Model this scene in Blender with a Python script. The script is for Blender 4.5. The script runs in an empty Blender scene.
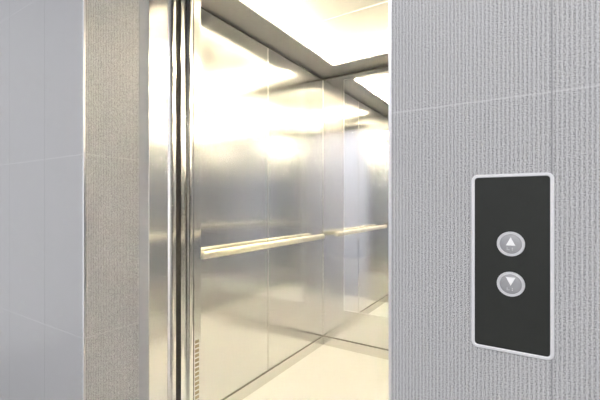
import bpy, bmesh, math
from mathutils import Vector

C = bpy.context.scene.collection
sc = bpy.context.scene
R = math.radians

# ------------------------------------------------------------------ camera
H = 1.17                      # eye height
cam_d = bpy.data.cameras.new('camera'); cam = bpy.data.objects.new('camera', cam_d); C.objects.link(cam)
cam.location = (0, 0, H); cam.rotation_euler = (R(90), 0, R(32.2))
cam_d.sensor_width = 36; cam_d.lens = 22.02; cam_d.shift_y = 0.005; cam_d.clip_start = 0.02
sc.camera = cam

# ------------------------------------------------------------------ light
w = bpy.data.worlds.new('world'); sc.world = w; w.use_nodes = True
w.node_tree.nodes['Background'].inputs[0].default_value = (0.96, 0.97, 1.0, 1)
w.node_tree.nodes['Background'].inputs[1].default_value = 1.05
LED = 560.0                    # cove strips in the car
LED_COL = (1.0, 0.87, 0.62)


def area(name, loc, rot, sx, sy, power, col):
    d = bpy.data.lights.new(name, 'AREA'); d.shape = 'RECTANGLE'; d.size = sx; d.size_y = sy
    d.energy = power; d.color = col
    o = bpy.data.objects.new(name, d); C.objects.link(o); o.location = loc; o.rotation_euler = rot
    return o


area('hall_light', (1.3, -1.2, 2.78), (0, 0, 0), 1.6, 1.0, 30, (1.0, 0.965, 0.91))
area('hall_light', (-1.0, -1.3, 2.78), (0, 0, 0), 2.4, .7, 22, (0.96, 0.97, 1.0))

sc.view_settings.view_transform = 'Standard'; sc.view_settings.look = 'None'
sc.view_settings.gamma = 1; sc.view_settings.use_curve_mapping = False
sc.view_settings.exposure = 0.0
sc.cycles.max_bounces = 16; sc.cycles.glossy_bounces = 12; sc.cycles.diffuse_bounces = 6
sc.cycles.sample_clamp_indirect = 0


# ------------------------------------------------------------------ materials
def mat(name, col, rough=0.5, metal=0.0, spec=0.5):
    m = bpy.data.materials.new(name); m.use_nodes = True
    b = m.node_tree.nodes['Principled BSDF']
    b.inputs['Base Color'].default_value = (*col, 1)
    b.inputs['Roughness'].default_value = rough
    b.inputs['Metallic'].default_value = metal
    b.inputs['Specular IOR Level'].default_value = spec
    return m


class NT:
    def __init__(s, m):
        s.t = m.node_tree; s.b = s.t.nodes['Principled BSDF']

    def n(s, kind, **kw):
        nd = s.t.nodes.new(kind)
        for k, v in kw.items(): setattr(nd, k, v)
        return nd

    def l(s, a, b): s.t.links.new(a, b)

    def math(s, op, a, b=None, c=None):
        nd = s.n('ShaderNodeMath', operation=op)
        for i, v in enumerate((a, b, c)):
            if v is None: continue
            if isinstance(v, (int, float)): nd.inputs[i].default_value = v
            else: s.l(v, nd.inputs[i])
        return nd.outputs[0]

    def noise(s, vec, scale, detail=2.0, sc3=(1, 1, 1), rough=0.5):
        mp = s.n('ShaderNodeMapping'); mp.inputs['Scale'].default_value = sc3
        s.l(vec, mp.inputs[0])
        nz = s.n('ShaderNodeTexNoise'); nz.inputs['Scale'].default_value = scale
        nz.inputs['Detail'].default_value = detail; nz.inputs['Roughness'].default_value = rough
        s.l(mp.outputs[0], nz.inputs['Vector'])
        return nz.outputs[0]

    def mix(s, fac, a, b):
        nd = s.n('ShaderNodeMix', data_type='RGBA')
        if isinstance(fac, (int, float)): nd.inputs[0].default_value = fac
        else: s.l(fac, nd.inputs[0])
        for i, v in ((6, a), (7, b)):
            if isinstance(v, tuple): nd.inputs[i].default_value = (*v, 1)
            else: s.l(v, nd.inputs[i])
        return nd.outputs[2]

    def bump(s, h, strength, dist):
        b = s.n('ShaderNodeBump'); b.inputs['Strength'].default_value = strength
        b.inputs['Distance'].default_value = dist; s.l(h, b.inputs['Height'])
        s.l(b.outputs[0], s.b.inputs['Normal'])
        return b


def ribbed_tile():
    m = mat('ribbed_stone_tile', (.5, .5, .5), 0.34, 0, 0.5); g = NT(m)
    tc = g.n('ShaderNodeTexCoord'); sep = g.n('ShaderNodeSeparateXYZ'); g.l(tc.outputs['Object'], sep.inputs[0])
    x, y, z = sep.outputs
    run = g.math('ADD', x, y)
    wob = g.noise(tc.outputs['Object'], 60, 2, (1, 1, .6))
    warped = g.math('ADD', g.math('MULTIPLY', run, 1 / 0.0056), g.math('MULTIPLY', wob, 0.28))
    rib = g.math('SINE', g.math('MULTIPLY', warped, 2 * math.pi))
    rib01 = g.math('MULTIPLY_ADD', rib, .5, .5)
    speck = g.noise(tc.outputs['Object'], 620, 3, (1, 1, 1), .7)
    speck2 = g.noise(tc.outputs['Object'], 160, 2, (1, 1, .5))
    cr = g.n('ShaderNodeValToRGB'); g.l(speck, cr.inputs[0])
    cr.color_ramp.elements[0].position = .42; cr.color_ramp.elements[0].color = (.13, .13, .13, 1)
    cr.color_ramp.elements[1].position = .58; cr.color_ramp.elements[1].color = (.66, .66, .66, 1)
    base = g.mix(g.math('MULTIPLY', g.math('POWER', rib01, 2.5), .6), cr.outputs[0], (.70, .70, .71))
    base = g.mix(g.math('MULTIPLY', speck2, .25), base, (.30, .30, .31))
    # joints
    jz = g.math('ABSOLUTE', g.math('SUBTRACT', g.math('FRACT', g.math('ADD', g.math('DIVIDE', g.math('SUBTRACT', z, 1.329), .6), 20.5)), .5))
    jz = g.math('LESS_THAN', jz, .0011 / .6)
    base = g.mix(g.math('MULTIPLY', jz, .5), base, (.66, .66, .66))
    jx = g.math('ABSOLUTE', g.math('SUBTRACT', g.math('FRACT', g.math('ADD', g.math('DIVIDE', x, .3), 20.5)), .5))
    jx = g.math('LESS_THAN', jx, .0009 / .3)
    geo = g.n('ShaderNodeNewGeometry'); sn = g.n('ShaderNodeSeparateXYZ'); g.l(geo.outputs['True Normal'], sn.inputs[0])
    jx = g.math('MULTIPLY', jx, g.math('GREATER_THAN', g.math('ABSOLUTE', sn.outputs[1]), .5))
    base = g.mix(g.math('MULTIPLY', jx, .55), base, (.12, .12, .13))
    g.l(base, g.b.inputs['Base Color'])
    hgt = g.math('ADD', g.math('MULTIPLY', rib01, .7), g.math('MULTIPLY', speck, .3))
    hgt = g.math('SUBTRACT', hgt, g.math('MULTIPLY', g.math('MAXIMUM', jz, jx), 1.0))
    g.bump(hgt, .45, .0011)
    return m


def steel(name, col, rough, aniso, rot, wave=0.0):
    m = mat(name, col, rough, 1.0); g = NT(m)
    g.b.inputs['Anisotropic'].default_value = aniso
    g.b.inputs['Anisotropic Rotation'].default_value = rot
    tg = g.n('ShaderNodeTangent', direction_type='RADIAL', axis='Z')
    g.l(tg.outputs[0], g.b.inputs['Tangent'])
    tc = g.n('ShaderNodeTexCoord')
    if wave:
        nz = g.noise(tc.outputs['Object'], 2.2, 1, (.6, .6, 1.6))
        g.bump(nz, 1.0, wave)
    grain = g.noise(tc.outputs['Object'], 40, 2, (60, 60, 1))
    g.l(g.mix(grain, tuple(c * .93 for c in col), tuple(min(1, c * 1.03) for c in col)), g.b.inputs['Base Color'])
    return m


def speckled(name, a, b, scale, rough, spec=.5, bump=0.0):
    m = mat(name, a, rough, 0, spec); g = NT(m)
    tc = g.n('ShaderNodeTexCoord')
    nz = g.noise(tc.outputs['Object'], scale, 4)
    g.l(g.mix(nz, a, b), g.b.inputs['Base Color'])
    if bump: g.bump(nz, .3, bump)
    return m


def emis(name, col, s):
    m = mat(name, (0, 0, 0), .5); b = m.node_tree.nodes['Principled BSDF']
    b.inputs['Emission Color'].default_value = (*col, 1); b.inputs['Emission Strength'].default_value = s
    return m


M_tile = ribbed_tile()
M_wall_steel = steel('brushed_steel_sheet', (.80, .80, .80), .16, .85, 0.0, wave=.004)
M_steel = steel('satin_steel', (.78, .77, .75), .25, .5, 0.0)
M_polish = steel('polished_steel', (.85, .85, .85), .14, .3, 0.0)
M_rail = steel('satin_handrail_steel', (.95, .91, .80), .38, .3, 0.0)
M_soffit = speckled('satin_grey_soffit', (.29, .285, .295), (.32, .315, .325), 30, .35)
M_mirror = mat('mirror_glass', (.90, .915, .93), .015, 1.0)
M_gap = speckled('black_gap', (.07, .065, .06), (.10, .095, .085), 20, .5)
M_joint = mat('joint_strip_metal', (.66, .65, .62), .45, 1.0)
M_lowgap = speckled('shadow_gap_grey', (.42, .40, .36), (.48, .46, .42), 20, .5)
M_ceil = speckled('white_ceiling_panel', (.70, .685, .64), (.73, .715, .67), 12, .7)
M_carfloor = speckled('cream_vinyl', (.95, .945, .92), (.97, .965, .94), 14, .4)
M_led = emis('led_strip', LED_COL, LED)
M_hallfloor = speckled('grey_floor_tile', (.50, .50, .50), (.58, .58, .57), 8, .3)
M_paint = speckled('pale_paint', (.88, .885, .925), (.90, .905, .94), 6, .6)
M_trim = speckled('grey_painted_metal', (.40, .41, .43), (.44, .45, .47), 40, .4)
M_bead = mat('bright_bead', (.86, .86, .87), .28, 1.0)
M_shaft = speckled('dark_concrete', (.03, .03, .03), (.06, .06, .055), 8, .9)
M_face = steel('dark_brushed_faceplate', (.026, .028, .024), .34, .4, 0.25)
M_face.node_tree.nodes['Principled BSDF'].inputs['Metallic'].default_value = .35
M_bezel = mat('silver_bezel', (.84, .84, .85), .38, .45)
M_btn = mat('silver_button', (.38, .38, .39), .4, .3)
M_ring = mat('bright_button_ring', (.84, .84, .85), .28, .5)
M_white = mat('white_arrow', (.95, .95, .95), .5)
M_slot = speckled('vent_slot_shadow', (.36, .30, .20), (.42, .36, .25), 50, .6)
M_steelsill = steel('sill_aluminium', (.6, .6, .6), .35, .4, 0.0)


# ------------------------------------------------------------------ mesh helpers
def link(name, bm, m, parent=None, loc=(0, 0, 0), smooth=False):
    bmesh.ops.recalc_face_normals(bm, faces=bm.faces)
    me = bpy.data.meshes.new(name); bm.to_mesh(me); bm.free()
    if smooth:
        for p in me.polygons: p.use_smooth = True
    me.materials.append(m)
    o = bpy.data.objects.new(name, me); C.objects.link(o); o.location = loc
    if parent: o.parent = parent
    return o


def add_box(bm, x0, x1, y0, y1, z0, z1, bev=0.0):
    t = bmesh.new(); bmesh.ops.create_cube(t, size=1)
    for v in t.verts:
        v.co = Vector(((v.co.x + .5) * (x1 - x0) + x0, (v.co.y + .5) * (y1 - y0) + y0, (v.co.z + .5) * (z1 - z0) + z0))
    if bev: bmesh.ops.bevel(t, geom=t.edges[:], offset=bev, segments=2, profile=.5, affect='EDGES')
    tmp = bpy.data.meshes.new('tmp'); t.to_mesh(tmp); t.free(); bm.from_mesh(tmp); bpy.data.meshes.remove(tmp)


def add_prism(bm, pts, a0, a1, axis='z'):
    """extrude a closed 2-D outline along an axis: z -> (x,y), y -> (x,z)"""
    def P(p, a): return (p[0], p[1], a) if axis == 'z' else (p[0], a, p[1])
    lo = [bm.verts.new(P(p, a0)) for p in pts]; hi = [bm.verts.new(P(p, a1)) for p in pts]
    n = len(pts)
    bm.faces.new(lo); bm.faces.new(hi[::-1])
    for i in range(n): bm.faces.new((lo[i], lo[(i + 1) % n], hi[(i + 1) % n], hi[i]))


def box(name, m, x0, x1, y0, y1, z0, z1, parent=None, bev=0.0, loc=(0, 0, 0)):
    bm = bmesh.new()
    add_box(bm, x0 - loc[0], x1 - loc[0], y0 - loc[1], y1 - loc[1], z0 - loc[2], z1 - loc[2], bev)
    return link(name, bm, m, parent, loc)


def boxes(name, m, lst, parent=None, bev=0.0, loc=(0, 0, 0)):
    bm = bmesh.new()
    for b in lst:
        add_box(bm, b[0] - loc[0], b[1] - loc[0], b[2] - loc[1], b[3] - loc[1], b[4] - loc[2], b[5] - loc[2], bev)
    return link(name, bm, m, parent, loc)


def structure(o): o['kind'] = 'structure'; return o


def thing(name, loc, label, cat, group=None):
    o = bpy.data.objects.new(name, None); C.objects.link(o); o.location = loc
    o.empty_display_size = .1
    o['label'] = label; o['category'] = cat; o['kind'] = 'thing'
    if group: o['group'] = group
    return o


def part(o, root):
    """parent keeping world place (roots are only translated)"""
    o.parent = root; o.location = Vector(o.location) - Vector(root.location)
    return o


# ------------------------------------------------------------------ key numbers (metres)
YF, YB = 0.635, 0.832            # hall face / back of the tiled wall
XL, XR = -1.229, -0.2124         # door opening
CX0, CX1 = -1.4565, 0.0155       # car inside
CY0, CY1 = 1.134, 2.67
ZW = 2.185                       # top of the steel wall sheets
ZS = 2.207                       # soffit underside
INS = 0.190                     # soffit width
DH = 2.12                        # door height

# ------------------------------------------------------------------ hall shell
structure(box('wall_left', M_tile, -3.6, XL, YF, YB, 0, 2.8, loc=(-1.499, YF, 0)))
structure(box('wall_right', M_tile, XR, 3.2, YF, YB, 0, 2.8, loc=(.0252, YF, 0)))
structure(box('wall_front', M_tile, XL, XR, YF, YB, DH + .05, 2.8, loc=(.0252, YF, 0)))
structure(box('floor', M_hallfloor, -3.6, 3.2, -2.0, .96, -.1, 0))
structure(box('ceiling', M_paint, -3.6, 3.2, -2.0, YB, 2.8, 2.9))
structure(box('wall_back', M_paint, -3.6, 3.2, -2.1, -2.0, 0, 2.8))
structure(boxes('wall_shaft', M_shaft, [(-2.6, -2.5, .84, 3.0, -.3, 2.9), (1.1, 1.2, .84, 3.0, -.3, 2.9), (-2.6, 1.2, 3.0, 3.1, -.3, 2.9),
                                        (-2.6, 1.2, .84, 3.1, 2.9, 3.0), (-2.6, 1.2, .97, 3.1, -.4, -.3)]))
# corner beads and frame strips
structure(box('trim_1', M_bead, XL - .006, XL + .0012, YF - .0012, YF + .004, 0, 2.8, bev=.0004))
structure(box('trim_2', M_bead, XR - .0015, XR + .0035, YF - .0015, YF + .006, 0, 2.8, bev=.0005))
bm = bmesh.new()
add_prism(bm, [(XL - .01, .8325), (XL + .0005, .8325), (XL + .001, .834), (XL + .007, .865), (XL + .007, .8685), (XL - .01, .8685)], 0, DH + .04)
structure(link('trim_3', bm, M_trim))

# ------------------------------------------------------------------ elevator door frame (steel jambs and head)
fr = thing('elevator_door_frame', (-.72, .91, 0), 'brushed steel elevator door frame set in the grey tiled wall opening', 'door frame')
for sx, x in ((1, XL), (-1, XR)):
    bm = bmesh.new()
    o = [(x - sx * .05, .869), (x + sx * .0068, .869), (x + sx * .0075, .8705), (x + sx * .002, .9555), (x - sx * .05, .9555)]
    add_prism(bm, o, 0, DH)
    part(link('jamb', bm, M_wall_steel), fr)
part(box('frame_head', M_steel, XL - .05, XR + .05, .869, .9555, DH, DH + .08), fr)
part(box('door_sill', M_steelsill, XL - .05, XR + .05, .961, 1.0, -.06, 0.0), fr)


# ------------------------------------------------------------------ sliding door leaves
def smooth(pts, k=5):
    out = []
    n = len(pts)
    for i in range(n - 1):
        p0, p1, p2, p3 = pts[max(i - 1, 0)], pts[i], pts[i + 1], pts[min(i + 2, n - 1)]
        for j in range(k):
            t = j / k
            out.append(tuple(.5 * (2 * p1[a] + (p2[a] - p0[a]) * t + (2 * p0[a] - 5 * p1[a] + 4 * p2[a] - p3[a]) * t * t + (3 * p1[a] - p0[a] - 3 * p2[a] + p3[a]) * t ** 3) for a in (0, 1)))
    out.append(pts[-1])
    return out


def leaf(name, parent, edge, sx, x, length=.5):
    """edge: (outward, y) points of the leading edge from the hall side to the car side"""
    e = smooth(edge)
    pts = [(x - sx * length, e[0][1])] + [(x + sx * a, b) for a, b in e] + [(x - sx * length, e[-1][1])]
    bm = bmesh.new(); add_prism(bm, pts, 0.008, DH)
    return part(link(name, bm, M_polish), parent)


ld = thing('elevator_landing_door', (XL - .3, .976, 0), 'polished steel outer sliding elevator door, open, its rounded edge beside the dark gap', 'elevator door')
leaf('door_leaf', ld, [(-.026, .9575), (-.016, .960), (-.0075, .967), (-.0015, .977), (.001, .986), (.0005, .9985)], 1, XL + .001)

# ------------------------------------------------------------------ elevator car
car = thing('elevator_car', (-.72, 1.9, 0), 'open elevator car with brushed steel walls, mirror and glowing cream ceiling', 'elevator')
leaf('car_door', car, [(-.006, 1.0295), (-.005, 1.036), (-.0045, 1.045), (-.001, 1.056), (.004, 1.067), (.0055, 1.076), (.005, 1.084)], 1, XL + .001)['label'] = 'polished steel inner sliding door, slid open'
part(box('gap_shade_strip', speckled('brown_grey_gap_shade', (.035, .03, .024), (.05, .045, .036), 60, .7), XL - .035, XL - .012, .9995, 1.0285, .01, DH - .01), car)  # added strip; its brown-grey colour stands for the shade between the leaves
# front returns with the vent slots
for sx, x, cx in ((1, XL, CX0), (-1, XR, CX1)):
    bm = bmesh.new()
    add_box(bm, min(x - sx * .012, cx - sx * .03), max(x - sx * .012, cx - sx * .03), 1.0865, 1.090, 0, 2.4)
    add_box(bm, min(x, cx - sx * .03), max(x, cx - sx * .03), 1.0945, CY0, 0, 2.4, bev=.0012)
    fp = part(link('front_return', bm, M_wall_steel), car)
    if sx == 1:
        bm = bmesh.new()
        for k in range(24):
            z = .575 - k * .0202
            add_box(bm, x - .004, x + .0006, 1.101, 1.1225, z - .0135, z, bev=.0003)
        v = link('vent_slots', bm, M_slot); v.parent = fp; v.location = -Vector(fp.location) - Vector(car.location)
        v['label'] = 'column of small dark vent slots'
part(box('transom_panel', M_wall_steel, XL, XR, 1.0945, CY0, DH + .02, 2.4), car)
# side and back sheets
G = .0012
part(box('side_wall_panel', M_wall_steel, CX0 - .02, CX0, CY0, 1.92 - G, .078, ZW), car)
part(box('side_wall_panel', M_wall_steel, CX0 - .02, CX0, 1.92 + G, CY1 - .001, .078, ZW), car)
part(box('side_wall_panel', M_wall_steel, CX1, CX1 + .02, CY0, 1.92 - G, .078, ZW), car)
part(box('side_wall_panel', M_wall_steel, CX1, CX1 + .02, 1.92 + G, CY1 - .001, .078, ZW), car)
part(box('back_wall_panel', M_wall_steel, CX0, CX1, CY1, CY1 + .02, .078, ZW), car)
for x0, x1 in ((CX0, CX0 + .0008), (CX1 - .0008, CX1)):
    part(box('joint_strip', M_joint, x0 - .001, x1 + .001, 1.92 - G, 1.92 + G, .078, ZW), car)
    part(box('corner_bead', M_joint, x0 - .001, x1 + .001, CY1 - .0035, CY1 - .0001, .078, ZW), car)
# dark shadow gaps behind the sheets (top and bottom) form the backing shell
part(boxes('backing_shell', M_gap, [(CX0 - .05, CX0 - .021, CY0 - .03, CY1 + .05, 0, 2.42), (CX1 + .021, CX1 + .05, CY0 - .03, CY1 + .05, 0, 2.42),
                                    (CX0 - .05, CX1 + .05, CY1 + .021, CY1 + .05, 0, 2.42), (CX0 - .05, CX1 + .05, CY0 - .03, CY1 + .05, 2.42, 2.45)]), car)
# skirting
part(boxes('skirting_recess', M_lowgap, [(CX0 - .019, CX0 - .012, CY0, CY1 + .012, 0, .0775), (CX1 + .012, CX1 + .019, CY0, CY1 + .012, 0, .0775), (CX0 - .019, CX1 + .019, CY1 + .012, CY1 + .019, 0, .0775)]), car)
S = .069
part(boxes('skirting', M_steel, [(CX0 - .0118, CX0 + .004, CY0, CY1, 0, S)], bev=.001), car)
part(boxes('skirting', M_steel, [(CX1 - .004, CX1 + .0118, CY0, CY1, 0, S)], bev=.001), car)
part(boxes('skirting', M_steel, [(CX0 + .005, CX1 - .005, CY1 - .004, CY1 + .0118, 0, S)], bev=.001), car)
# mirror
mr = part(box('mirror', M_mirror, -1.2614, -.18, CY1 - .006, CY1 - .0002, .318, 2.150), car)
mr['label'] = 'tall clear mirror on the back wall'
part(boxes('mirror_edging', M_bead, [(-1.2644, -1.2618, CY1 - .0075, CY1 - .0002, .315, 2.153), (-.1796, -.177, CY1 - .0075, CY1 - .0002, .315, 2.153),
                                     (-1.2644, -.177, CY1 - .0075, CY1 - .0002, 2.1504, 2.153), (-1.2644, -.177, CY1 - .0075, CY1 - .0002, .315, .3176)]), car)
# floor and sill
part(box('car_floor', M_carfloor, CX0 - .02, CX1 + .02, 1.07, CY1 + .02, -.05, 0), car)
part(box('car_sill', M_steelsill, XL, XR, 1.012, 1.0690, -.05, 0), car)
# ceiling: soffit ring, lifted panel, LED strips in the cove
ix0, ix1, iy0, iy1 = CX0 + INS, CX1 - INS, CY0 + INS, CY1 - INS
bm = bmesh.new()
th = .012
ring = [(CX0 - .02, ix0, CY0, 1.92 - .0008), (CX0 - .02, ix0, 1.92 + .0008, CY1 + .02), (ix1, CX1 + .02, CY0, 1.92 - .0008), (ix1, CX1 + .02, 1.92 + .0008, CY1 + .02),
        (ix0 + .0001, ix1 - .0001, iy1, CY1 + .02), (ix0 + .0001, ix1 - .0001, CY0, iy0)]
for a, b, c, d in ring: add_box(bm, a, b, c, d, ZS, ZS + th)
part(link('ceiling_soffit', bm, M_soffit), car)
ZC = 2.256
cp = part(boxes('ceiling_panel', M_ceil, [(CX0, CX1, CY0, 1.922, ZC, ZC + .02), (CX0, CX1, 1.9225, CY1, ZC, ZC + .02)]), car)
part(box('ceiling_joint_strip', mat('white_joint_strip', (.97, .97, .96), .5), CX0 + .08, CX1 - .08, 1.919, 1.9255, ZC - .002, ZC - .0002), car)
lo, hi = ZS + th + .001, ZS + th + .007
o_ = .055
for b in ((ix0 - o_, ix0 - o_ + .012, iy0, iy1), (ix1 + o_ - .012, ix1 + o_, iy0, iy1), (ix0 - o_, ix1 + o_, iy1 + o_ - .012, iy1 + o_), (ix0 - o_, ix1 + o_, iy0 - o_, iy0 - o_ + .012)):
    s = part(box('light_strip', M_led, *b, lo, hi), car); s['label'] = 'glowing warm white light strip'


# handrails
def rail(x, sx):
    # flat-topped oval bar, with a groove line along its face
    bm = bmesh.new(); r = .0205; n = 20
    pts = []
    for i in range(n):
        a = 2 * math.pi * i / n
        pts.append((math.copysign(abs(math.cos(a)) ** .8, math.cos(a)) * .0165, math.copysign(abs(math.sin(a)) ** .7, math.sin(a)) * r))
    rings = []
    for yy, k in ((1.290, .45), (1.293, .8), (1.298, .95), (1.305, 1), (2.545, 1), (2.552, .95), (2.557, .8), (2.560, .45)):
        rings.append([bm.verts.new((x + p[0] * k, yy, .907 + p[1] * k)) for p in pts])
    for A, B in zip(rings, rings[1:]):
        for i in range(n): bm.faces.new((A[i], A[(i + 1) % n], B[(i + 1) % n], B[i]))
    bm.faces.new(rings[0]); bm.faces.new(rings[-1][::-1])
    h = part(link('handrail', bm, M_rail, smooth=True), car)
    h['label'] = 'satin steel handrail'
    for y in (1.45, 1.95, 2.45):
        bm = bmesh.new()
        a, b = sorted((x - sx * .010, x - sx * .0645))
        add_box(bm, a, b, y - .008, y + .008, .893, .903, bev=.002)
        br = link('bracket', bm, M_rail); br.parent = h; br.location = -Vector(h.location) - Vector(car.location)
    return h


rail(CX0 + .064, 1)
rail(CX1 - .064, -1)


# ------------------------------------------------------------------ call panel
def rrect(cx, cz, w_, h_, r, n=8):
    pts = []
    for qx, qz, a0 in ((1, 1, 0), (-1, 1, 90), (-1, -1, 180), (1, -1, 270)):
        for i in range(n + 1):
            a = R(a0 + 90 * i / n)
            pts.append((cx + qx * (w_ / 2 - r) + r * math.cos(a), cz + qz * (h_ / 2 - r) + r * math.sin(a)))
    return pts


PX, PZ, PW, PH = -.0259, 1.0795, .1076, .269
pn = thing('elevator_call_panel', (PX, YF, PZ - PH / 2), 'black elevator call panel with silver rim and two round arrow buttons', 'call panel')
# rim: a swept band
bm = bmesh.new()
prof = [(0, 0), (0, -.0022), (.0010, -.0034), (.0038, -.0034), (.0048, -.0026), (.0048, 0)]
rings = []
for d, yy in prof:
    rings.append([bm.verts.new((p[0], YF + yy, p[1])) for p in rrect(PX, PZ, PW - 2 * d, PH - 2 * d, .0095 - d)])
n = len(rings[0])
for k in range(len(rings)):
    A, B = rings[k], rings[(k + 1) % len(rings)]
    for i in range(n): bm.faces.new((A[i], A[(i + 1) % n], B[(i + 1) % n], B[i]))
rim = part(link('rim', bm, M_bezel), pn); rim['label'] = 'silver rim'
bm = bmesh.new()
add_prism(bm, rrect(PX, PZ, PW - .0098, PH - .0098, .0046), YF - .0018, YF - .0001, 'y')
part(link('faceplate', bm, M_face), pn)


def lathe(name, prof, m, x, z, parent, n=40):
    bm = bmesh.new(); rings = []
    for r, yy in prof:
        rings.append([bm.verts.new((x + r * math.cos(2 * math.pi * i / n), YF + yy, z + r * math.sin(2 * math.pi * i / n))) for i in range(n)])
    for A, B in zip(rings, rings[1:]):
        for i in range(n): bm.faces.new((A[i], A[(i + 1) % n], B[(i + 1) % n], B[i]))
    bm.faces.new(rings[0]); bm.faces.new(rings[-1])
    o = link(name, bm, m, smooth=False)
    for p in o.data.polygons: p.use_smooth = len(p.vertices) == 4
    return o


def sub(o, p, root):
    o.parent = p; o.location = Vector(o.location) - Vector(p.location) - Vector(root.location)
    return o


for zc, up in ((1.1087, 1), (1.0486, -1)):
    b = part(lathe('call_button', [(.0143, -.0019), (.0143, -.0034), (.0138, -.0038), (.0060, -.0041), (.0010, -.0042)], M_btn, PX, zc, pn), pn)
    b['label'] = 'round silver button with white up arrow' if up > 0 else 'round silver button with white down arrow'
    r = lathe('button_ring', [(.0185, -.0019), (.0183, -.0036), (.0176, -.0043), (.0173, -.0028), (.0165, -.0028), (.0161, -.0046), (.0152, -.0046), (.0148, -.0040), (.0147, -.0020)], M_ring, PX, zc, pn)
    sub(r, b, pn)
    tz = zc + (.0040 if up > 0 else .0042)
    hw, hh = .0062, .0062
    bm = bmesh.new()
    tri = [(PX - hw, tz - up * hh), (PX + hw, tz - up * hh), (PX, tz + up * hh)]
    add_prism(bm, tri, YF - .0050, YF - .0040, 'y')
    sub(link('arrow', bm, M_white), b, pn)
    bm = bmesh.new()
    for dx, dz in ((-.0045, 0), (-.0045, -.0024), (-.0022, -.0024), (.0022, 0), (.0022, -.0024)):
        vs = bmesh.ops.create_uvsphere(bm, u_segments=8, v_segments=6, radius=.0007)['verts']
        for v in vs: v.co += Vector((PX + dx, YF - .0041, zc - .0062 + dz))
    sub(link('braille_dots', bm, M_ring), b, pn)
